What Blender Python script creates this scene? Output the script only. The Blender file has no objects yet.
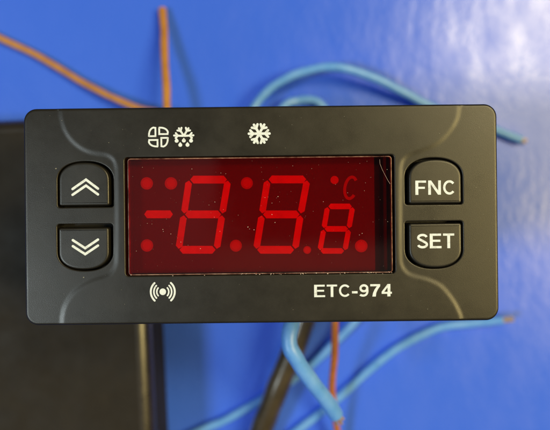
import bpy, bmesh, math, random
import numpy as np
from mathutils import Vector, Matrix
from mathutils.geometry import delaunay_2d_cdt

random.seed(4)
scene = bpy.context.scene
COL = scene.collection
MM = 0.001

# ------------------------------------------------------------------ camera
FACE = 58.0            # height of the front face above the table (mm)
HC = 100.0             # camera distance from the face (mm)
PXMM = 6.1             # photograph pixels per mm on the face
cam_d = bpy.data.cameras.new('camera')
cam = bpy.data.objects.new('camera', cam_d); COL.objects.link(cam)
cam.location = (0, 0, (FACE + HC) * MM)
cam_d.sensor_width = 36.0
cam_d.sensor_fit = 'HORIZONTAL'
cam_d.lens = 36.0 * HC / (550.0 / PXMM)
cam_d.clip_start = 0.004
cam_d.clip_end = 20.0
cam_d.dof.use_dof = True
cam_d.dof.focus_distance = HC * MM
cam_d.dof.aperture_fstop = 13.5
scene.camera = cam

# ------------------------------------------------------------------ light
world = bpy.data.worlds.new('World'); scene.world = world
world.use_nodes = True
wb = world.node_tree.nodes['Background']
wb.inputs[0].default_value = (0.80, 0.92, 1.0, 1)
wb.inputs[1].default_value = 0.045


def area_lamp(name, loc, target, size, size_y, power, color):
    d = bpy.data.lights.new(name, 'AREA')
    d.shape = 'RECTANGLE'; d.size = size; d.size_y = size_y
    d.energy = power; d.color = color
    o = bpy.data.objects.new(name, d); COL.objects.link(o)
    o.location = loc
    o.rotation_euler = (Vector(target) - Vector(loc)).to_track_quat('-Z', 'Y').to_euler()
    return o


area_lamp('room_lamp_left', (-0.70, -0.22, 0.95), (0, 0, 0.02), 0.20, 0.20, 5.5, (0.86, 0.98, 1.0))
area_lamp('room_lamp_right', (0.47, 0.36, 0.92), (0, 0, 0.02), 0.16, 0.30, 5.6, (1.0, 0.83, 0.44))
area_lamp('warm_fill_side', (0.74, 0.0, 0.88), (0, 0, 0.02), 0.22, 0.40, 10.0, (1.0, 0.77, 0.30))  # added warm fill for the sheen on the right of the bezel
# added soft panels for ceiling light; edges shape the red window's pale reflection
area_lamp('soft_light_left', (-0.602, 0.0, 1.0), (-0.602, 0.0, 0), 1.0, 1.3, 0.6, (0.9, 1.0, 0.97))
area_lamp('soft_light_front', (0.30, -0.401, 1.0), (0.30, -0.401, 0), 0.80, 0.70, 0.36, (1.0, 0.92, 0.72))

scene.view_settings.view_transform = 'Standard'
scene.view_settings.look = 'None'
scene.view_settings.gamma = 1.0
scene.view_settings.exposure = 0.08

# ------------------------------------------------------------------ helpers
PX0, PY0 = 275.0, 215.0
PANEL_PX = (261.2, 214.6)
THETA = math.radians(0.62)
PCX = (PANEL_PX[0] - PX0) / PXMM
PCY = (PY0 - PANEL_PX[1]) / PXMM
CT, ST = math.cos(THETA), math.sin(THETA)


def W(px, py, z):
    """photo measurement -> world mm on the plane of height z (mm above table)"""
    k = (HC + FACE - z) / HC
    return ((px - PX0) / PXMM * k, (PY0 - py) / PXMM * k)


def L(px, py, dz=0.0):
    """photo measurement -> controller-local mm on the plane dz from the face"""
    x, y = W(px, py, FACE + dz)
    x -= PCX; y -= PCY
    return (x * CT + y * ST, -x * ST + y * CT)


def link_mesh(name, verts, faces, mat, parent=None, smooth=None, mats=None, fm=None):
    me = bpy.data.meshes.new(name)
    me.from_pydata([(a * MM, b * MM, c * MM) for a, b, c in verts], [], faces)
    return finish(name, me, mat, parent, smooth, mats, fm)


def finish(name, me, mat, parent=None, smooth=None, mats=None, fm=None):
    for m in (mats or [mat]):
        me.materials.append(m)
    if fm is not None:
        for p, i in zip(me.polygons, fm):
            p.material_index = i
    if smooth is not None:
        for p in me.polygons:
            p.use_smooth = True
        me.set_sharp_from_angle(angle=math.radians(smooth))
    me.update()
    o = bpy.data.objects.new(name, me); COL.objects.link(o)
    if parent is not None:
        o.parent = parent
    return o


def tag(o, label, cat, group=None, kind=None):
    o['label'] = label
    if cat: o['category'] = cat
    if group: o['group'] = group
    if kind: o['kind'] = kind
    return o


def rrect(x0, x1, y0, y1, r, n=8):
    pts = []
    for cx, cy, a0 in ((x1 - r, y1 - r, 0), (x0 + r, y1 - r, 90), (x0 + r, y0 + r, 180), (x1 - r, y0 + r, 270)):
        for i in range(n + 1):
            a = math.radians(a0 + 90 * i / n)
            pts.append((cx + r * math.cos(a), cy + r * math.sin(a)))
    return pts


def inset(poly, d):
    """offset a CCW polygon inwards by d"""
    n = len(poly); out = []
    for i in range(n):
        p0 = Vector(poly[i - 1]); p = Vector(poly[i]); p1 = Vector(poly[(i + 1) % n])
        a = (p - p0); b = (p1 - p)
        if a.length < 1e-7: a = b
        if b.length < 1e-7: b = a
        a.normalize(); b.normalize()
        na = Vector((-a.y, a.x)); nb = Vector((-b.y, b.x))
        m = na + nb
        m = m / max(0.35, m.length_squared) * 2 if m.length_squared > 1e-9 else na
        q = p + m * d
        out.append((q.x, q.y))
    return out


def lofted(rings, cap_top=True, cap_bottom=True):
    """rings: list of (poly, z) with the same count, from bottom to top"""
    V = []; F = []
    n = len(rings[0][0])
    for poly, z in rings:
        V += [(x, y, z) for x, y in poly]
    for k in range(len(rings) - 1):
        for i in range(n):
            j = (i + 1) % n
            F.append((k * n + i, k * n + j, (k + 1) * n + j, (k + 1) * n + i))
    if cap_top: F.append(tuple((len(rings) - 1) * n + i for i in range(n)))
    if cap_bottom: F.append(tuple(reversed(range(n))))
    return V, F


def prism(poly, z0, z1):
    return lofted([(poly, z0), (poly, z1)])


def merge(parts):
    V = []; F = []
    for v, f in parts:
        o = len(V); V += list(v)
        F += [tuple(i + o for i in q) for q in f]
    return V, F


def ccw(poly):
    a = sum(poly[i - 1][0] * poly[i][1] - poly[i][0] * poly[i - 1][1] for i in range(len(poly)))
    return poly if a > 0 else poly[::-1]


def stroke(pts, w, z, closed=False, cap='round'):
    """flat inked stroke along a 2-D path"""
    n = len(pts); Ls = []; Rs = []
    P = [Vector(p) for p in pts]
    for i in range(n):
        if closed:
            a = P[i] - P[i - 1]; b = P[(i + 1) % n] - P[i]
        else:
            a = P[i] - P[i - 1] if i else P[1] - P[0]
            b = P[i + 1] - P[i] if i < n - 1 else P[i] - P[i - 1]
        a.normalize(); b.normalize()
        na = Vector((-a.y, a.x)); nb = Vector((-b.y, b.x)); m = na + nb
        m = m * (2 / max(0.5, m.length_squared)) * (w / 2)
        Ls.append(P[i] + m); Rs.append(P[i] - m)
    V = []; F = []
    for l, r in zip(Ls, Rs):
        V += [(l.x, l.y, z), (r.x, r.y, z)]
    for i in range(n if closed else n - 1):
        j = (i + 1) % n
        F.append((2 * i + 1, 2 * j + 1, 2 * j, 2 * i))
    if not closed and cap == 'round':
        for end in (0, n - 1):
            d = (P[0] - P[1]) if end == 0 else (P[-1] - P[-2]); d.normalize()
            s = (Rs[0], Ls[0], 1, 0) if end == 0 else (Ls[-1], Rs[-1], 2 * n - 2, 2 * n - 1)
            c = P[end]; a0 = math.atan2(s[1].y - c.y, s[1].x - c.x)
            idx = [2 * end + (0 if end == 0 else 1)]
            base = len(V)
            for k in range(1, 8):
                a = a0 + math.pi * k / 8
                V.append((c.x + math.cos(a) * w / 2, c.y + math.sin(a) * w / 2, z))
            idx += list(range(base, base + 7))
            idx.append(2 * end + (1 if end == 0 else 0))
            F.append(tuple(idx))
    return V, F


def sheet(poly, z):
    poly = ccw(poly)
    return [(x, y, z) for x, y in poly], [tuple(range(len(poly)))]


def circle(cx, cy, r, n=28):
    return [(cx + r * math.cos(2 * math.pi * i / n), cy + r * math.sin(2 * math.pi * i / n)) for i in range(n)]


def arc(cx, cy, rx, ry, a0, a1, n):
    return [(cx + rx * math.cos(math.radians(a0 + (a1 - a0) * i / n)),
             cy + ry * math.sin(math.radians(a0 + (a1 - a0) * i / n))) for i in range(n + 1)]


# ------------------------------------------------------------------ materials
class NT:
    def __init__(s, name):
        s.m = bpy.data.materials.new(name); s.m.use_nodes = True
        s.t = s.m.node_tree; s.b = s.t.nodes['Principled BSDF']

    def n(s, kind, **kw):
        nd = s.t.nodes.new(kind)
        for k, v in kw.items(): setattr(nd, k, v)
        return nd

    def l(s, a, b): s.t.links.new(a, b)

    def coord(s, scale):
        tc = s.n('ShaderNodeTexCoord'); mp = s.n('ShaderNodeMapping')
        mp.inputs['Scale'].default_value = scale if isinstance(scale, tuple) else (scale,) * 3
        s.l(tc.outputs['Object'], mp.inputs['Vector'])
        return mp.outputs[0]

    def noise(s, scale, detail=3, rough=0.5):
        nz = s.n('ShaderNodeTexNoise'); nz.inputs['Scale'].default_value = 1.0
        nz.inputs['Detail'].default_value = detail; nz.inputs['Roughness'].default_value = rough
        s.l(s.coord(scale), nz.inputs['Vector'])
        return nz.outputs['Fac']

    def ramp(s, fac, stops):
        r = s.n('ShaderNodeValToRGB'); s.l(fac, r.inputs[0])
        e = r.color_ramp.elements
        while len(e) < len(stops): e.new(0.5)
        for q, (p, c) in zip(e, stops):
            q.position = p; q.color = (c[0], c[1], c[2], 1) if not isinstance(c, float) else (c, c, c, 1)
        return r.outputs[0]

    def bump(s, fac, dist, strength=1.0, prev=None):
        b = s.n('ShaderNodeBump'); b.inputs['Strength'].default_value = strength
        b.inputs['Distance'].default_value = dist
        s.l(fac, b.inputs['Height'])
        if prev: s.l(prev, b.inputs['Normal'])
        return b.outputs[0]


def plain(name, color, rough=0.5, metallic=0.0, spec=0.5, emit=None, es=0.0):
    t = NT(name); b = t.b
    b.inputs['Base Color'].default_value = (*color, 1)
    b.inputs['Roughness'].default_value = rough
    b.inputs['Metallic'].default_value = metallic
    b.inputs['Specular IOR Level'].default_value = spec
    if emit:
        b.inputs['Emission Color'].default_value = (*emit, 1)
        b.inputs['Emission Strength'].default_value = es
    return t.m


def plastic(name, c0, c1, rough, grain=0.012, gscale=5500, spec=0.5):
    """moulded black plastic with a fine spark-eroded grain"""
    t = NT(name)
    f = t.noise(gscale, 2, 0.6)
    g = t.noise(260, 4, 0.55)
    t.l(t.ramp(g, [(0.3, c0), (0.7, c1)]), t.b.inputs['Base Color'])
    t.l(t.ramp(t.noise(150, 6, 0.65), [(0.28, rough - 0.07), (0.72, rough + 0.07)]), t.b.inputs['Roughness'])
    t.l(t.bump(f, grain * MM, 1.0), t.b.inputs['Normal'])
    t.b.inputs['Specular IOR Level'].default_value = spec
    return t.m


M_BEZEL = plastic('bezel_plastic', (0.0080, 0.0070, 0.0054), (0.0098, 0.0084, 0.0066), 0.37, grain=0.011, gscale=8500, spec=0.5)
M_BUTTON = plastic('button_rubber', (0.0085, 0.0077, 0.0062), (0.0105, 0.0092, 0.0074), 0.37, grain=0.009, gscale=8500, spec=0.55)
M_SHELL = plastic('shell_plastic', (0.012, 0.012, 0.012), (0.017, 0.016, 0.016), 0.5, 0.01, 3000)
M_BOX = plastic('box_plastic', (0.014, 0.0112, 0.0085), (0.018, 0.0145, 0.011), 0.62, 0.006, 2200, 0.2)
M_GLOSSY_EDGE = plastic('glossy_box_edge', (0.016, 0.0125, 0.0095), (0.020, 0.0155, 0.0115), 0.30, 0.004, 2200, 1.0)  # glossier and lighter than the box, added to strengthen the edge highlight
M_INK = None
M_STEEL = plain('screw_steel', (0.6, 0.6, 0.58), 0.35, 1.0)
M_GAP = plain('display_surround', (0.010, 0.005, 0.005), 0.6)
M_DUST = plain('dust', (0.62, 0.50, 0.46), 0.9)


def table_material():
    t = NT('blue_plastic_sheet')
    big = t.noise(9, 3, 0.5)
    t.l(t.ramp(big, [(0.25, (0.034, 0.120, 0.82)), (0.75, (0.042, 0.140, 0.90))]), t.b.inputs['Base Color'])
    # wrinkled, slightly wavy film: long soft folds plus a fine crackle
    f1 = t.noise((115, 62, 60), 5, 0.62)
    f2 = t.noise((420, 260, 300), 3, 0.6)
    n = t.bump(f1, 0.18 * MM, 1.0)
    n = t.bump(f2, 0.035 * MM, 1.0, n)
    t.l(n, t.b.inputs['Normal'])
    t.l(t.ramp(t.noise((150, 70, 60), 4, 0.6), [(0.3, 0.22), (0.7, 0.33)]), t.b.inputs['Roughness'])
    t.b.inputs['Specular IOR Level'].default_value = 0.6
    return t.m


def filter_material():
    """red acrylic: tinted see-through plus the mirror of its polished face"""
    t = NT('red_acrylic'); nt = t.t
    out = [n for n in nt.nodes if n.type == 'OUTPUT_MATERIAL'][0]
    nt.nodes.remove(t.b)
    tr = t.n('ShaderNodeBsdfTransparent'); tr.inputs[0].default_value = (0.80, 0.018, 0.035, 1)
    gl = t.n('ShaderNodeBsdfGlossy'); gl.inputs['Color'].default_value = (1, 1, 1, 1)
    t.l(t.ramp(t.noise(130, 5, 0.65), [(0.35, 0.03), (0.75, 0.16)]), gl.inputs['Roughness'])
    fr = t.n('ShaderNodeFresnel'); fr.inputs[0].default_value = 1.49
    mx = t.n('ShaderNodeMixShader')
    t.l(fr.outputs[0], mx.inputs[0]); t.l(tr.outputs[0], mx.inputs[1]); t.l(gl.outputs[0], mx.inputs[2])
    t.l(mx.outputs[0], out.inputs['Surface'])
    return t.m


def wire_material(name, c0, c1, rough=0.4):
    t = NT(name)
    grime = tuple(q * 0.55 + 0.012 for q in c0)
    t.l(t.ramp(t.noise(240, 6, 0.68), [(0.24, grime), (0.38, c0), (0.68, c1)]), t.b.inputs['Base Color'])
    t.l(t.bump(t.noise(900, 3, 0.5), 0.03 * MM, 0.6), t.b.inputs['Normal'])
    t.b.inputs['Roughness'].default_value = rough
    return t.m


M_TABLE = table_material()
M_FILTER = filter_material()


def edge_material():
    """cut acrylic edge, frosted; light and dark patches paint a broken rim highlight"""
    t = NT('cut_acrylic_edge')
    t.l(t.ramp(t.noise(380, 6, 0.7), [(0.36, (0.035, 0.012, 0.012)), (0.50, (0.20, 0.10, 0.085)), (0.66, (0.42, 0.27, 0.23))]), t.b.inputs['Base Color'])
    t.b.inputs['Roughness'].default_value = 0.4
    return t.m


M_EDGE = edge_material()


def ink_material():
    """pad-printed white, slightly thin and worn in places"""
    t = NT('white_ink')
    t.l(t.ramp(t.noise(1500, 5, 0.7), [(0.30, (0.44, 0.48, 0.53)), (0.50, (0.64, 0.72, 0.84))]), t.b.inputs['Base Color'])
    t.b.inputs['Roughness'].default_value = 0.6
    return t.m


def segment_material():
    """milky resin bars; added emission brightens them a little unevenly"""
    t = NT('segment_resin')
    t.b.inputs['Base Color'].default_value = (0.80, 0.50, 0.48, 1)
    t.b.inputs['Roughness'].default_value = 0.6
    t.b.inputs['Emission Color'].default_value = (1.0, 0.015, 0.035, 1)
    r = t.ramp(t.noise(420, 3, 0.6), [(0.3, 0.19), (0.7, 0.40)])
    t.l(r, t.b.inputs['Emission Strength'])
    return t.m


M_INK = ink_material()
M_SEG = segment_material()
M_DOT = plain('dot_resin', (0.62, 0.38, 0.36), 0.6, emit=(1.0, 0.03, 0.04), es=0.12)  # dots, cores and letter get a little added emission too
M_CORE = plain('dot_core_resin', (0.70, 0.44, 0.40), 0.6, emit=(1.0, 0.03, 0.04), es=0.20)
M_DIM = plain('faint_resin', (0.55, 0.33, 0.32), 0.6, emit=(1.0, 0.05, 0.05), es=0.11)
M_MODULE = plain('display_face', (0.20, 0.12, 0.12), 0.75, spec=0.2)
M_BLUE = wire_material('blue_insulation', (0.10, 0.31, 0.84), (0.16, 0.38, 0.90))
M_ORANGE = wire_material('orange_insulation', (0.36, 0.155, 0.028), (0.48, 0.225, 0.042))
M_BROWN = wire_material('brown_insulation', (0.36, 0.115, 0.024), (0.46, 0.155, 0.034))
M_CABLE = wire_material('grey_cable_jacket', (0.042, 0.033, 0.021), (0.070, 0.054, 0.034), 0.30)
M_COPPER = plain('tinned_copper', (0.80, 0.62, 0.48), 0.42, 0.8)

# ------------------------------------------------------------------ the surface
v, f = lofted([(rrect(-420, 420, -420, 420, 3), -3), (rrect(-420, 420, -420, 420, 3), 0)])
table = link_mesh('table_surface', v, f, M_TABLE)
tag(table, 'glossy saturated blue plastic table surface under everything', None, kind='structure')

# ------------------------------------------------------------------ the controller
ctrl = bpy.data.objects.new('temperature_controller', None); COL.objects.link(ctrl)
ctrl.empty_display_size = 0.02
ctrl.location = (PCX * MM, PCY * MM, 0)
ctrl.rotation_euler = (0, 0, THETA)
tag(ctrl, 'black panel thermostat with red digit display and four buttons, standing on blue surface', 'thermostat')

PW, PH = 77.75, 35.60
SIDE = -0.105          # side panels lie a little lower than the centre plate
BTN = 0.22            # button tops (from the face plane)

outer = rrect(-PW / 2, PW / 2, -PH / 2, PH / 2, 2.1, 10)


def box_from_px(x0, x1, y0, y1):
    ax, ay = L(x0, (y0 + y1) / 2); bx, by = L(x1, (y0 + y1) / 2)
    _, ty = L((x0 + x1) / 2, y0); _, ly = L((x0 + x1) / 2, y1)
    return ax, bx, ly, ty


def arch(x0, x1, y0, y1, up, r=0.45, rise=0.42, n=28):
    """flat on one side, domed on the other"""
    cx = (x0 + x1) / 2; a = (x1 - x0) / 2; h = y1 - y0; b = h * rise; p = 2.25
    pts = []
    # bottom corners
    for c, a0 in (((x0 + r, y0 + r), 180), ((x1 - r, y0 + r), 270)):
        pts += [(c[0] + r * math.cos(math.radians(a0 + 15 * i)), c[1] + r * math.sin(math.radians(a0 + 15 * i))) for i in range(7)]
    for i in range(n + 1):
        t = math.pi * i / n
        c, s = math.cos(t), math.sin(t)
        pts.append((cx + a * math.copysign(abs(c) ** (2 / p), c), y1 - b + b * abs(s) ** (2 / p)))
    out = [pts[0]]
    for q in pts[1:]:
        if math.hypot(q[0] - out[-1][0], q[1] - out[-1][1]) > 0.02: out.append(q)
    if not up:
        out = [(x, y0 + y1 - y) for x, y in out][::-1]
    return out


win = box_from_px(125.0, 394.8, 156.0, 274.8)
holes_px = [(57.2, 113.2, 161.3, 207.2, True), (57.2, 112.8, 224.0, 270.8, False),
            (405.0, 462.8, 157.8, 204.4, True), (405.2, 463.2, 221.2, 268.6, False)]
win_hole = rrect(*win, 0.55, 5)
btn_holes = [arch(*box_from_px(*q[:4]), q[4]) for q in holes_px]

# centre-plate boundary (both sides), smooth curves through the moulded step
left_b = [(60, 100), (60, 112), (61.5, 121), (65, 131), (71, 140), (79, 147), (88, 151.6), (97, 153.6), (106, 155),
          (112, 158.5), (115.3, 165), (116.3, 176), (116.5, 215), (116.2, 255), (115, 266), (111, 272.8), (105, 276.3), (93.5, 280.2),
          (81.6, 286), (72, 294), (65, 305), (62, 316), (61.3, 330)]
right_b = [(459.6, 98), (459.4, 107), (457.3, 119), (450, 131.5), (439, 142.5), (424.5, 149.6), (412.6, 153.5), (405.5, 157.5),
           (401.8, 164), (400.8, 176), (400.5, 215), (400.8, 255), (402.3, 265.5), (407, 272.3), (414, 275.8), (428.5, 279.6), (441.9, 286.4),
           (453.2, 300), (460, 313), (462, 322), (462.4, 332)]


def catmull(pts, sub):
    P = [Vector(p) for p in pts]
    P = [P[0] * 2 - P[1]] + P + [P[-1] * 2 - P[-2]]
    out = []
    for i in range(1, len(P) - 2):
        p0, p1, p2, p3 = P[i - 1:i + 3]
        for k in range(sub):
            t = k / sub
            out.append(0.5 * ((2 * p1) + (p2 - p0) * t + (2 * p0 - 5 * p1 + 4 * p2 - p3) * t * t + (3 * p1 - p0 - 3 * p2 + p3) * t ** 3))
    out.append(P[-2])
    return out


lb = [L(p.x, p.y) for p in catmull(left_b, 5)]
rb = [L(p.x, p.y) for p in catmull(right_b, 5)]


def poly_dist(pts, poly, closed=True):
    """distance from pts (N,2) to a polyline, and the sign of the nearest segment's side (+ = left)"""
    P = np.asarray(poly, float)
    A = P if closed else P[:-1]
    B = np.roll(P, -1, 0) if closed else P[1:]
    d = B - A; ll = (d ** 2).sum(1) + 1e-12
    q = pts[:, None, :] - A[None]
    t = np.clip((q * d[None]).sum(2) / ll, 0, 1)
    r = q - t[..., None] * d[None]
    D = np.sqrt((r ** 2).sum(2))
    k = D.argmin(1); i = np.arange(len(pts))
    cr = d[k, 0] * q[i, k, 1] - d[k, 1] * q[i, k, 0]
    return D[i, k], np.sign(cr)


def face_z(pts):
    pts = np.asarray(pts, float)
    dl, sl = poly_dist(pts, lb, False)      # walking down: left hand = +x = inside
    dr, sr = poly_dist(pts, rb, False)
    sd = np.minimum(dl * sl, -dr * sr)      # + inside the centre plate
    t = np.clip((sd + 0.5) / 1.0, 0, 1)
    z = SIDE * (1 - t * t * (3 - 2 * t))
    do, _ = poly_dist(pts, outer)
    R = 0.36
    u = np.clip(1 - do / R, 0, 1)
    z -= R * (1 - np.sqrt(np.maximum(0, 1 - u * u)))
    for h in [win_hole] + btn_holes:
        dh, _ = poly_dist(pts, h); R = 0.16
        u = np.clip(1 - dh / R, 0, 1)
        z -= R * (1 - np.sqrt(np.maximum(0, 1 - u * u)))
    return z


def point_in(poly, x, y):
    c = False; j = len(poly) - 1
    for i in range(len(poly)):
        xi, yi = poly[i]; xj, yj = poly[j]
        if (yi > y) != (yj > y) and x < (xj - xi) * (y - yi) / (yj - yi) + xi: c = not c
        j = i
    return c


def dense(poly, step, closed=True):
    out = []
    n = len(poly)
    for i in range(n if closed else n - 1):
        a = Vector(poly[i]); b = Vector(poly[(i + 1) % n])
        k = max(1, int((b - a).length / step))
        for j in range(k):
            q = a.lerp(b, j / k); out.append((q.x, q.y))
    if not closed: out.append(tuple(poly[-1]))
    return out


def build_bezel():
    V = []; E = []

    def ring(poly, closed=True):
        o = len(V); V.extend(Vector(p) for p in poly)
        n = len(poly)
        for i in range(n if closed else n - 1):
            E.append((o + i, o + (i + 1) % n))
    od = dense(outer, 1.5)
    for d in (0, 0.03, 0.09, 0.2, 0.36, 0.55):
        ring(inset(od, d) if d else od)
    for h in [win_hole] + btn_holes:
        hd = dense(h, 1.5)
        for d in (0, 0.03, 0.08, 0.16, 0.26):
            ring(inset(hd, -d) if d else hd)
    for line in (lb, rb):
        P = [Vector(p) for p in line]
        for d in (-0.7, -0.5, -0.33, -0.16, 0, 0.16, 0.33, 0.5, 0.7):
            pl = []
            for i in range(len(P)):
                a = P[max(0, i - 1)]; b = P[min(len(P) - 1, i + 1)]
                t = (b - a).normalized()
                q = P[i] + Vector((-t.y, t.x)) * d
                if abs(q.y) < PH / 2 - 0.01: pl.append((q.x, q.y))
            ring(pl, False)
    vs, es, fs, *_ = delaunay_2d_cdt(V, E, [], 0, 1e-4)
    hp = [win_hole] + btn_holes
    bb = [(min(p[0] for p in h), max(p[0] for p in h), min(p[1] for p in h), max(p[1] for p in h)) for h in hp]
    keep = []
    for t in fs:
        cx = sum(vs[i].x for i in t) / 3; cy = sum(vs[i].y for i in t) / 3
        if not point_in(outer, cx, cy): continue
        if any(b[0] < cx < b[1] and b[2] < cy < b[3] and point_in(h, cx, cy) for h, b in zip(hp, bb)): continue
        keep.append(t)
    z = face_z([(p.x, p.y) for p in vs])
    bm = bmesh.new()
    bv = [bm.verts.new((p.x * MM, p.y * MM, (zz + FACE) * MM)) for p, zz in zip(vs, z)]
    for t in keep:
        try: bm.faces.new([bv[i] for i in t])
        except ValueError: pass
    for q in [q for q in bm.verts if not q.link_faces]: bm.verts.remove(q)
    bmesh.ops.recalc_face_normals(bm, faces=bm.faces)
    if sum(fc.normal.z for fc in bm.faces) < 0:
        bmesh.ops.reverse_faces(bm, faces=bm.faces)
    be = [e for e in bm.edges if len(e.link_faces) == 1]
    ext = bmesh.ops.extrude_edge_only(bm, edges=be)
    for q in ext['geom']:
        if isinstance(q, bmesh.types.BMVert):
            x, y = q.co.x / MM, q.co.y / MM
            out = abs(x) > PW / 2 - 1.2 or abs(y) > PH / 2 - 1.2
            q.co.z = (FACE + (-5.0 if out else -3.1)) * MM
    bmesh.ops.recalc_face_normals(bm, faces=bm.faces)
    up = [fc for fc in bm.faces if abs(fc.normal.z) > 0.9]
    if sum(fc.normal.z for fc in up) < 0: bmesh.ops.reverse_faces(bm, faces=bm.faces)
    me = bpy.data.meshes.new('bezel'); bm.to_mesh(me); bm.free()
    return finish('bezel', me, M_BEZEL, ctrl, smooth=38)


bezel = build_bezel()

# housing behind the bezel
sx0, sx1, sy = -35.5, 35.5, 14.4
rs = [(rrect(sx0, sx1, -sy, sy, 1.2), 22.5), (rrect(sx0, sx1, -sy, sy, 1.2), FACE - 4.7)]
v1 = lofted(rs)
fl = rrect(-PW / 2 + 0.35, PW / 2 - 0.35, -PH / 2 + 0.35, PH / 2 - 0.35, 1.8)
v2 = prism(fl, FACE - 4.69, FACE - 3.12)
v, f = merge([v1, v2])
link_mesh('housing', v, f, M_SHELL, ctrl, smooth=30)
tb = rrect(-24.6, 33.0, -12.6, 12.6, 0.8)
v, f = lofted([(inset(tb, 0.5), 0.0), (tb, 0.5), (tb, 22.4)])
terminal = link_mesh('terminal_block', v, f, M_SHELL, ctrl, smooth=30)
for s in (-1, 1):
    for i in range(6):
        x = -18 + i * 8.6
        c = circle(0, 0, 1.5, 14)
        V = [(x + a, s * 12.55, 17 + b) for a, b in c] + [(x + a, s * 12.95, 17 + b) for a, b in c]
        F = [(k, (k + 1) % 14, 14 + (k + 1) % 14, 14 + k) for k in range(14)] + [tuple(range(14, 28)), tuple(range(13, -1, -1))]
        link_mesh('terminal_screw', V, F, M_STEEL, terminal, smooth=30)

# ------------------------------------------------------------------ display
FZ = FACE
wx0, wx1, wy0, wy1 = win
fx0, _ = L(128.0, 215); fx1, _ = L(392.2, 215); _, fy1 = L(260, 157.2); _, fy0 = L(260, 274.0)
fo = rrect(fx0, fx1, fy0, fy1, 0.5, 5)
fr = [(inset(fo, 0.0), FZ - 1.55), (fo, FZ - 0.02), (inset(fo, 0.16), FZ + 0.12)]
v, f = lofted(fr)
n = len(fo)
fm = [0] * len(f)
for k in range(2 * n): fm[k] = 1
window = link_mesh('display_window', v, f, M_FILTER, ctrl, mats=[M_FILTER, M_EDGE], fm=fm)
window['label'] = 'glossy dark red acrylic display window'

DZ = -2.2              # display face below the front face
mx0, _ = L(130.0, 215, DZ); mx1, _ = L(374.6, 215, DZ)
_, my1 = L(260, 158.0, DZ); _, my0 = L(260, 272.0, DZ)
v, f = prism(rrect(mx0, mx1, my0, my1, 0.2, 2), FZ - 3.05, FZ + DZ)
module = link_mesh('display_module', v, f, M_MODULE, ctrl)
# thin moulded rib right of the display
rx, _ = L(385.2, 215, DZ)
v, f = prism(rrect(rx - 0.16, rx + 0.16, my0, my1, 0.1, 2), FZ - 3.05, FZ + DZ + 0.4)
link_mesh('window_rib', v, f, plain('rib_plastic', (0.20, 0.12, 0.12), 0.4), ctrl)

SZ0, SZ1 = FZ + DZ - 0.05, FZ + DZ + 0.06


def seg(a, b, w, gap, tip=0.5):
    """pointed seven-segment bar between two nodes (local mm)"""
    a = Vector(a); b = Vector(b); d = (b - a).normalized(); nn = Vector((-d.y, d.x)) * (w / 2)
    a = a + d * gap; b = b - d * gap; t = d * (w * tip)
    pts = [a, a + t - nn, b - t - nn, b, b - t + nn, a + t + nn]
    return [(p.x, p.y) for p in pts]


def bar(a, b, w, gap, cut=0.5, slant=0.0):
    """horizontal-ended bar (verticals are sheared with the digit)"""
    return seg(a, b, w, gap, cut)


def digit(nodes, wh, wv, gap):
    TL, TR, ML, MR, BL, BR = [L(*p, DZ) for p in nodes]
    for a, b, w in ((TL, TR, wh), (ML, MR, wh), (BL, BR, wh), (TL, ML, wv), (TR, MR, wv), (ML, BL, wv), (MR, BR, wv)):
        v, f = prism(ccw(inset(ccw(seg(a, b, w, gap, 0.42)), 0.0)), SZ0, SZ1)
        link_mesh('segment', v, f, M_SEG, module)


digit([(189.2, 179.6), (228.0, 179.6), (184.0, 214.4), (222.2, 214.4), (178.6, 249.8), (216.6, 249.8)], 1.30, 1.10, 0.17)
digit([(267.6, 179.4), (307.2, 179.4), (262.0, 214.4), (300.6, 214.4), (256.2, 249.8), (295.0, 249.8)], 1.30, 1.10, 0.17)
digit([(327.6, 206.4), (352.6, 206.4), (323.8, 228.9), (348.8, 228.9), (319.8, 250.9), (344.8, 250.9)], 0.93, 0.86, 0.13)
v, f = prism(ccw(seg(L(144.0, 214.3, DZ), L(173.2, 214.3, DZ), 1.30, 0.05, 0.35)), SZ0, SZ1)
link_mesh('minus_segment', v, f, M_SEG, module)
for x, y, r in ((146.8, 183.4, 6.2), (171.0, 183.4, 6.2), (246.9, 183.1, 6.0), (147.0, 245.5, 6.2), (235.9, 245.7, 6.0), (307.2, 250.0, 3.9), (361.2, 246.0, 6.3)):
    cx, cy = L(x, y, DZ); k = (HC - DZ) / HC / PXMM
    v, f = prism(circle(cx, cy, r * k), SZ0, SZ1)
    d = link_mesh('indicator_dot', v, f, M_DOT, module)
    v, f = prism(circle(cx, cy, r * k * 0.68, 20), SZ1 - 0.02, SZ1 + 0.03)
    link_mesh('dot_core', v, f, M_CORE, module)
cx, cy = L(334.5, 180.0, DZ)
v, f = prism(circle(cx, cy, 0.68), SZ0, SZ1)
link_mesh('degree_dot', v, f, M_CORE, module)
ccx, ccy = L(350.6, 187.8, DZ)
pts = [(x + (y - ccy) * 0.14, y) for x, y in arc(ccx, ccy, 0.98, 1.80, 42, 318, 26)]
v, f = stroke(pts, 0.50, SZ1, cap='butt')
link_mesh('letter_c', v, f, M_DIM, module)

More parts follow.
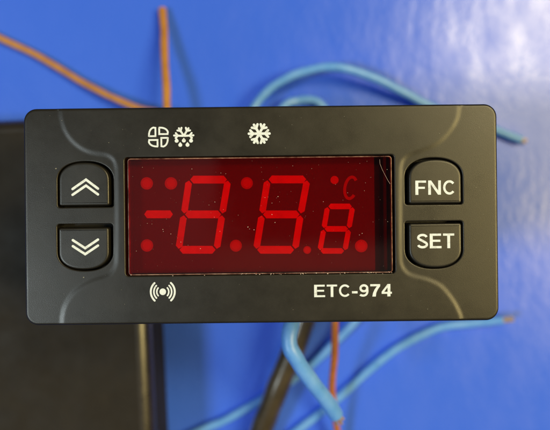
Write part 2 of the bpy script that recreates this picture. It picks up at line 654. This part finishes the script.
# ------------------------------------------------------------------ buttons
face_px = [(58.6, 109.4, 162.6, 205.4, True), (58.4, 109.2, 228.0, 269.4, False),
           (408.6, 461.6, 159.4, 203.2, True), (408.9, 462.0, 223.4, 267.4, False)]
buttons = []
for q in face_px:
    x0, y1 = L(q[0], q[2], BTN); x1, y0 = L(q[1], q[3], BTN)
    o = arch(x0, x1, y0, y1, q[4], 0.4)
    rings = [(inset(o, -0.05), FZ - 3.05), (inset(o, 0.0), FZ + BTN - 0.30)]
    for d, z in ((0.03, 0.17), (0.09, 0.08), (0.18, 0.025), (0.30, 0.0), (0.48, 0.0)):
        rings.append((inset(o, d), FZ + BTN - z))
    v, f = lofted(rings)
    buttons.append(link_mesh('button', v, f, M_BUTTON, ctrl, smooth=35))
buttons[0]['label'] = 'domed up button with double chevron'
buttons[1]['label'] = 'down button with double chevron, rounded at the bottom'
buttons[2]['label'] = 'domed button marked FNC'
buttons[3]['label'] = 'button marked SET, rounded at the bottom'

INK = 0.018


def ink(name, parts, parent):
    v, f = merge(parts)
    return link_mesh(name, v, f, M_INK, parent)


zb = FZ + BTN + INK
for b, rows in ((buttons[0], (((72.6, 189.0), (86.0, 179.6), (98.0, 188.6)), ((72.6, 194.8), (86.0, 185.6), (98.0, 194.4)))),
                (buttons[1], (((72.9, 240.2), (85.2, 248.2), (98.0, 239.6)), ((72.9, 246.2), (85.2, 254.2), (98.0, 245.6))))):
    ink('chevron_mark', [stroke([L(*p, BTN) for p in r], 0.40, zb) for r in rows], b)


# bold grotesque letters in a unit-height box; (polygons, strokes, advance width)
def glyph(ch):
    s = 0.172
    P = []; S = []
    if ch == 'F':
        P = [[(0, 0), (s, 0), (s, .42), (.55, .42), (.55, .565), (s, .565), (s, .85), (.62, .85), (.62, 1), (0, 1)]]; w = .64
    elif ch == 'E':
        P = [[(0, 0), (.66, 0), (.66, .15), (s, .15), (s, .44), (.60, .44), (.60, .585), (s, .585), (s, .85), (.64, .85), (.64, 1), (0, 1)]]; w = .68
    elif ch == 'T':
        P = [[(.235, 0), (.395, 0), (.395, .85), (.63, .85), (.63, 1), (0, 1), (0, .85), (.235, .85)]]; w = .63
    elif ch == 'N':
        P = [[(0, 0), (.155, 0), (.155, .72), (.56, 0), (.73, 0), (.73, 1), (.575, 1), (.575, .29), (.17, 1), (0, 1)]]; w = .74
    elif ch == '-':
        P = [[(0, .27), (.34, .27), (.34, .45), (0, .45)]]; w = .34
    elif ch == '7':
        P = [[(.12, 0), (.33, 0), (.36, .30), (.46, .58), (.60, .84), (.60, 1), (0, 1), (0, .83), (.40, .83), (.25, .55), (.16, .28)]]; w = .60
    elif ch == '4':
        P = [[(.34, 0), (.53, 0), (.53, .21), (.62, .21), (.62, .37), (.53, .37), (.53, 1), (.36, 1), (0, .38), (0, .21), (.34, .21)]]
        w = .62
    elif ch == 'C':
        S = [(arc(.38, .5, .295, .425, 40, 320, 28), .163, False)]; w = .72
    elif ch == 'S':
        top = arc(.335, .735, .235, .180, 12, 205, 14)
        bot = arc(.335, .262, .245, .180, 68, -168, 16)
        S = [(top + [(.20, .60), (.335, .52)] + bot[2:], .158, False)]; w = .67
    elif ch == '9':
        S = [(arc(.30, .675, .205, .24, 0, 360, 26)[:-1], .18, True),
             (arc(.28, .46, .235, .375, 38, -60, 14) + arc(.255, .20, .19, .115, -60, -165, 8)[1:], .17, False)]; w = .60
    return P, S, w


def lettering(text, corner0, corner1, z, dz, parent, gap=0.10, name='lettering'):
    """fit a line of letters between two measured baseline corners"""
    a = Vector(L(*corner0, dz)); b = Vector(L(*corner1, dz))
    ws = [glyph(c)[2] for c in text]
    total = sum(ws) + gap * (len(text) - 1)
    H = abs(b.y - a.y); sx = (b.x - a.x) / total
    x = 0; parts = []; lift = 0
    for c, w in zip(text, ws):
        P, S, _ = glyph(c)
        tr = lambda p: (a.x + (x + p[0]) * sx, min(a.y, b.y) + p[1] * H)
        for p in P:
            if c == '4':
                V = [(*tr(q), z) for q in p]
                inner = [(*tr(q), z) for q in ((.36, .37), (.36, .74), (.155, .37))]
                n = len(V)
                vs, es, fs, *_ = delaunay_2d_cdt([Vector(q[:2]) for q in V + inner],
                                                 [(i, (i + 1) % n) for i in range(n)] + [(n, n + 1), (n + 1, n + 2), (n + 2, n)], [], 0, 1e-6)
                tri = []
                for t in fs:
                    gx = sum(vs[i].x for i in t) / 3; gy = sum(vs[i].y for i in t) / 3
                    if point_in([q[:2] for q in V], gx, gy) and not point_in([q[:2] for q in inner], gx, gy): tri.append(tuple(t))
                parts.append(([(q.x, q.y, z) for q in vs], tri))
            else:
                parts.append(sheet([tr(q) for q in p], z))
        for pts, w2, cl in S:
            parts.append(stroke([tr(q) for q in pts], w2 * H, z + lift, cl, cap='butt'))
            lift += 0.004
        x += w + gap
    return ink(name, parts, parent)


lettering('FNC', (415.4, 194.9), (455.2, 180.2), zb, BTN, buttons[2], 0.10)
lettering('SET', (416.6, 248.5), (454.2, 233.4), zb, BTN, buttons[3], 0.07)
zi = FZ + INK
lettering('ETC-974', (314.2, 297.2), (391.8, 284.0), zi, 0, ctrl, 0.085, 'model_lettering')

# icons
K = 1 / PXMM


def icon_fan(cx, cy):
    c = Vector(L(cx, cy)); parts = []
    # quarter-round blades set in a pinwheel
    prof = [(-.9, .9), (-.9, 9.2)] + [(-1.4 - 6.0 * math.sin(t) ** .9, 1.5 + 8.2 * math.cos(t) ** .9) for t in [math.radians(q) for q in range(12, 90, 13)]] + [(-7.4, 1.1), (-6.9, .9)]
    for ang, off in ((0, (-2.0, 0)), (-90, (0, 2.0)), (90, (0, -2.0)), (180, (2.0, 0))):
        a = math.radians(ang); ca, sa = math.cos(a), math.sin(a)
        pts = [((c.x + (off[0] + x * ca - y * sa) * K), (c.y + (off[1] + x * sa + y * ca) * K)) for x, y in prof]
        parts.append(stroke(pts, 1.75 * K, zi, True))
    return ink('fan_icon', parts, ctrl)


def flake_arm(c, ang, r0, r1, w, z, branch, bpos, bw):
    a = math.radians(ang); d = Vector((math.cos(a), math.sin(a)))
    parts = [stroke([tuple(c + d * r0 * K), tuple(c + d * r1 * K)], w * K, z)]
    k = 1
    for s in (-1, 1):
        e = math.radians(ang + s * 48); u = Vector((math.cos(e), math.sin(e)))
        p = c + d * bpos * K
        parts.append(stroke([tuple(p), tuple(p + u * branch * K)], bw * K, z + 0.004 * k)); k += 1
    return parts


def icon_flake(cx, cy):
    c = Vector(L(cx, cy)); parts = []
    for i in range(6):
        parts += flake_arm(c, 60 * i, 0.4, 10.3, 2.5, zi + 0.0121 * i, 4.4, 5.9, 2.4)
    return ink('snowflake_icon', parts, ctrl)


def icon_defrost(cx, cy):
    c = Vector(L(cx, cy)); parts = []
    for i, (a, r) in enumerate(((3, 9.6), (58, 9.0), (122, 9.0), (177, 9.6))):
        parts += flake_arm(c, a, 0.8, r, 2.0, zi + 0.0121 * i, 3.3, 5.8, 1.9)
    for dx, dy in ((-7.2, -4.9), (0, -4.7), (7.2, -4.9), (-3.6, -9.0), (3.6, -9.0)):
        p = [(c.x + (dx + q[0]) * K, c.y + (dy + q[1]) * K) for q in ((0, 2.9),) + tuple(arc(0, 0, 1.95, 1.85, 150, 390, 14))]
        parts.append(sheet(p, zi))
    return ink('defrost_icon', parts, ctrl)


def icon_alarm(cx, cy):
    c = Vector(L(cx, cy)); parts = [sheet(circle(c.x, c.y, 3.3 * K, 22), zi)]
    for r, w, sp in ((6.0, 1.5, 40), (8.9, 1.6, 44), (12.0, 1.9, 47)):
        for a0 in (0, 180):
            parts.append(stroke(arc(c.x, c.y, r * K, r * K, a0 - sp, a0 + sp, 12), w * K, zi))
    return ink('alarm_icon', parts, ctrl)


icon_fan(158.4, 137.0)
icon_defrost(183.8, 135.9)
icon_flake(259.2, 133.6)
icon_alarm(162.8, 291.8)

# ------------------------------------------------------------------ dust and a stray fibre on the window and bezel


def speck(x, y, z, r):
    n = random.randint(4, 6); a0 = random.random() * 6
    el = random.uniform(0.6, 1.0)
    p = [(x + r * math.cos(a0 + 6.283 * i / n) * random.uniform(.6, 1.2), y + el * r * math.sin(a0 + 6.283 * i / n) * random.uniform(.6, 1.2)) for i in range(n)]
    V = [(q[0], q[1], z) for q in p] + [(x, y, z + r * 0.6)]
    return V, [(i, (i + 1) % n, n) for i in range(n)] + [tuple(reversed(range(n)))]


parts = []
zw = FZ + 0.121
for _ in range(120):
    x = random.uniform(fx0 + .5, fx1 - .5); y = random.uniform(fy0 + .4, fy1 - .4)
    parts.append(speck(x, y, zw, random.choice((.018, .02, .025, .03, .04, .06))))
for (px, py) in ((152, 224), (163, 229.5), (163.5, 231.5), (248, 227), (249.5, 229), (254, 229.8), (272, 203), (276.5, 198), (278, 196.6), (272, 214.5), (275, 222.5),
                 (171, 234), (181, 242), (200.5, 248.5), (209, 205), (215, 202), (136.5, 251), (362, 233.4), (192, 169), (221, 173)):
    x, y = L(px, py); parts.append(speck(x, y, zw, random.uniform(.05, .10)))
for _ in range(46):       # chips and lint caught along the lower edge
    t = random.random() ** 0.6
    x = fx0 + (fx1 - fx0) * t; y = fy0 + random.gauss(0.02, 0.10)
    parts.append(speck(x, y, zw - 0.05, random.uniform(.05, .12)))
v, f = merge(parts)
d = link_mesh('dust', v, f, M_DUST, ctrl); d['kind'] = 'stuff'; d['label'] = 'pale dust specks on the red window'

parts = []
pts2 = []
for _ in range(150):
    x = random.uniform(-PW / 2 + 1, PW / 2 - 1); y = random.uniform(-PH / 2 + .8, PH / 2 - .8)
    if fx0 - .8 < x < fx1 + .8 and fy0 - .4 < y < fy1 + .4: continue
    if any(point_in(inset(h, -0.3), x, y) for h in btn_holes): continue
    pts2.append((x, y))
zz = face_z(pts2)
for (x, y), z in zip(pts2, zz):
    parts.append(speck(x, y, FZ + z + 0.004, random.choice((.025, .03, .03, .04, .055))))
for px, py, r in ((62, 120.5, .09), (83.5, 277.5, .12), (55.8, 168.5, .16), (427.5, 309, .07)):  # the largest, beside the up button, paints a rib glint
    x, y = L(px, py, SIDE); parts.append(speck(x, y, FZ + float(face_z([(x, y)])[0]) + .004, r))
v, f = merge(parts)
d = link_mesh('dust', v, f, plain('grey_dust_and_glint', (0.30, 0.30, 0.28), 0.9), ctrl); d['kind'] = 'stuff'


# ------------------------------------------------------------------ tubes
def sweep(path, rad, n=14, cap=True):
    """round tube along a list of 3-D points (mm); rad: number or list"""
    P = [Vector(p) for p in path]
    T = [(P[min(i + 1, len(P) - 1)] - P[max(i - 1, 0)]).normalized() for i in range(len(P))]
    u = T[0].orthogonal().normalized(); V = []; F = []
    for i, p in enumerate(P):
        u = (u - T[i] * u.dot(T[i])).normalized(); w = T[i].cross(u)
        r = rad[i] if isinstance(rad, (list, tuple)) else rad
        for k in range(n):
            a = 2 * math.pi * k / n
            q = p + (u * math.cos(a) + w * math.sin(a)) * r
            V.append((q.x, q.y, q.z))
    for i in range(len(P) - 1):
        for k in range(n):
            j = (k + 1) % n
            F.append((i * n + k, i * n + j, (i + 1) * n + j, (i + 1) * n + k))
    if cap:
        F.append(tuple(reversed(range(n)))); F.append(tuple((len(P) - 1) * n + k for k in range(n)))
    return V, F


v, f = sweep([(*L(px, py), zw + .03 + dz) for px, py, dz in ((379.5, 159.5, 0), (379.8, 164, .02), (382, 169.5, .05), (385, 175.5, .05), (388, 181, .02), (390, 184, 0))], 0.018, 6)
link_mesh('fibre', v, f, plain('pale_fibre', (0.55, 0.38, 0.34), 0.7), ctrl)


def wire(name, label, cat, pts, rad, mat, tip=None, group=None, n=16):
    """pts: (photo x, photo y, height above table mm)"""
    P3 = [Vector((*W(a, b, z), z)) for a, b, z in pts]
    path = [p.copy() for p in catmull([tuple(p) for p in P3], 9)]
    for p in path: p.z = max(p.z, rad + 0.02)
    # slight hand-bent irregularity
    ph = random.random() * 6
    for i, p in enumerate(path):
        e = min(1, i / 6, (len(path) - 1 - i) / 6)
        p.x += e * (0.10 * math.sin(i * 0.36 + ph) + 0.02 * math.sin(i * 0.9 + 2 * ph))
        p.y += e * (0.10 * math.cos(i * 0.30 + ph) + 0.02 * math.cos(i * 0.8 + 3 * ph))
    rr = [rad * (1 + 0.025 * math.sin(i * 0.61 + ph) + 0.008 * random.uniform(-1, 1)) for i in range(len(path))]
    v, f = sweep(path, rr, n)
    o = link_mesh(name, v, f, mat, None, smooth=50)
    tag(o, label, cat, group)
    if tip:
        d = (path[-1] - path[-3]).normalized(); s = d.orthogonal().normalized(); w = d.cross(s)
        parts = []
        for k in range(7):
            a = k * 2 * math.pi / 6; r = 0.0 if k == 6 else rad * 0.42
            b = path[-1] - d * 0.8 + (s * math.cos(a) + w * math.sin(a)) * r
            e = path[-1] + d * tip * random.uniform(.7, 1.1) + (s * math.cos(a + .5) + w * math.sin(a + .5)) * r * random.uniform(.8, 1.5)
            b.z = max(b.z, .3); e.z = max(e.z, .3)
            parts.append(sweep([b, (b + e) / 2 + s * random.uniform(-.1, .1), e], rad * 0.20, 7))
        v, f = merge(parts)
        c = link_mesh('copper_strands', v, f, M_COPPER, o, smooth=50)
        c['label'] = 'bare copper strands'
    return o


wire('orange_wire', 'orange wire running off to the left edge above the black box', 'wire',
     [(192, 162, 9), (184, 134, 7), (166, 115, 5), (140, 108.3, 3.6), (110, 97, 2.6), (80, 80.5, 1.6), (40, 57.5, 1.2), (0, 38, 1.1), (-50, 14, 1.1)], 0.88, M_ORANGE)
wire('orange_wire', 'upright orange wire pointing to the top edge above the fan symbol', 'wire',
     [(178, 162, 9), (170.5, 135, 9), (167, 108, 8.5), (165.6, 75, 6.5), (164.2, 38, 3.5), (162.2, 9, 1.2)], 1.02, M_ORANGE)
wire('blue_wire', 'long light blue wire arching above the panel, its end showing at the right', 'wire',
     [(236, 162, 8), (242, 134, 6), (253, 109, 5), (271, 88, 5), (300, 72.5, 5.5), (335, 67.5, 6), (370, 76, 5), (400, 91, 3.5), (428, 105, 2), (462, 119, 1.3), (497, 131, 1.3), (521, 140, 1.3)], 1.12, M_BLUE, 1.4)
wire('blue_wire', 'low light blue wire loop just showing above the panel under the larger arch', 'wire',
     [(262, 162, 8), (270, 130, 5), (283, 107, 2.4), (296, 100.8, 1.3), (310, 99.8, 1.3), (323, 107, 1.3), (338, 128, 1.3)], 1.12, M_BLUE)
wire('blue_wire', 'thick light blue wire bending down below the panel in front of the others', 'wire',
     [(300, 273, 14), (296, 300, 30), (291.5, 322, 39), (290, 345, 41), (300, 366, 40), (319, 390, 37), (336, 415, 33)], 1.55, M_BLUE, 2.0)
wire('grey_cable', 'thick dark grey jacketed cable leaving the panel downwards', 'cable',
     [(318, 274, 9), (309, 305, 10), (299, 335, 9.5), (285, 370, 8), (272, 402, 6.5), (262, 430, 4.5), (246, 480, 3.0)], 2.8, M_CABLE, n=20)
wire('brown_wire', 'thin reddish brown wire hanging straight down beside the grey cable', 'wire',
     [(340, 274, 12), (337.5, 298, 18), (335.5, 322, 20), (334, 360, 15), (332.5, 392, 10), (337, 432, 5), (345, 480, 1.2)], 0.85, M_BROWN)
wire('blue_wire', 'light blue wire along the lower right with a frayed copper end', 'wire',
     [(235, 485, 1.3), (262, 459, 1.3), (295, 432, 1.3), (331, 404, 1.3), (368, 371, 1.3), (400, 346, 1.3), (438, 328.5, 1.3), (470, 323, 1.5), (490, 321.5, 2.2), (503, 320, 3)], 1.15, M_BLUE, 2.6)
wire('blue_wire', 'light blue wire passing behind the grey cable to the bottom edge', 'wire',
     [(385, 274, 9), (371, 298, 7), (352, 324, 4), (331, 346, 2.2), (309, 367, 1.3), (285, 385, 1.3), (258, 402, 1.3), (228, 418, 1.3), (200, 431, 1.3), (150, 455, 1.3)], 1.12, M_BLUE)

# ------------------------------------------------------------------ black box under the left of the panel
BH = 17.5
bx = bpy.data.objects.new('black_box', None); COL.objects.link(bx)
tag(bx, 'black plastic box with rounded edges under the left end of the panel', 'box')
x1, _ = W(151.5, 378, BH); ya = W(141, 378, BH)[1]
ytop = W(0, 112, BH)[1]
ang = math.radians(2.6)
bx.location = (x1 * MM, ya * MM, 0); bx.rotation_euler = (0, 0, ang)
bw, y0, y1 = 78.0, -46.0, (ytop - ya) + 0.0
bo = rrect(-bw, 0, y0, y1, 4.8, 8)
r = 3.2
rings = [(inset(bo, 0.3), 0.0), (bo, 0.3), (bo, 12.0)]
v, f = lofted(rings)
link_mesh('base', v, f, M_BOX, bx, smooth=35)
rings = [(inset(bo, 0.25), 11.9), (inset(bo, 0.25), 12.25), (bo, 12.4), (bo, BH - r)]
for i in range(1, 9):
    a = math.radians(90 * i / 8)
    rings.append((inset(bo, r * (1 - math.cos(a))), BH - r + r * math.sin(a)))
rings.append((inset(bo, r + 0.8), BH))
v, f = lofted(rings)
n = len(bo)
fm = [1 if 3 * n <= i < 11 * n else 0 for i in range(len(f))]
link_mesh('lid', v, f, M_BOX, bx, smooth=35, mats=[M_BOX, M_GLOSSY_EDGE], fm=fm)
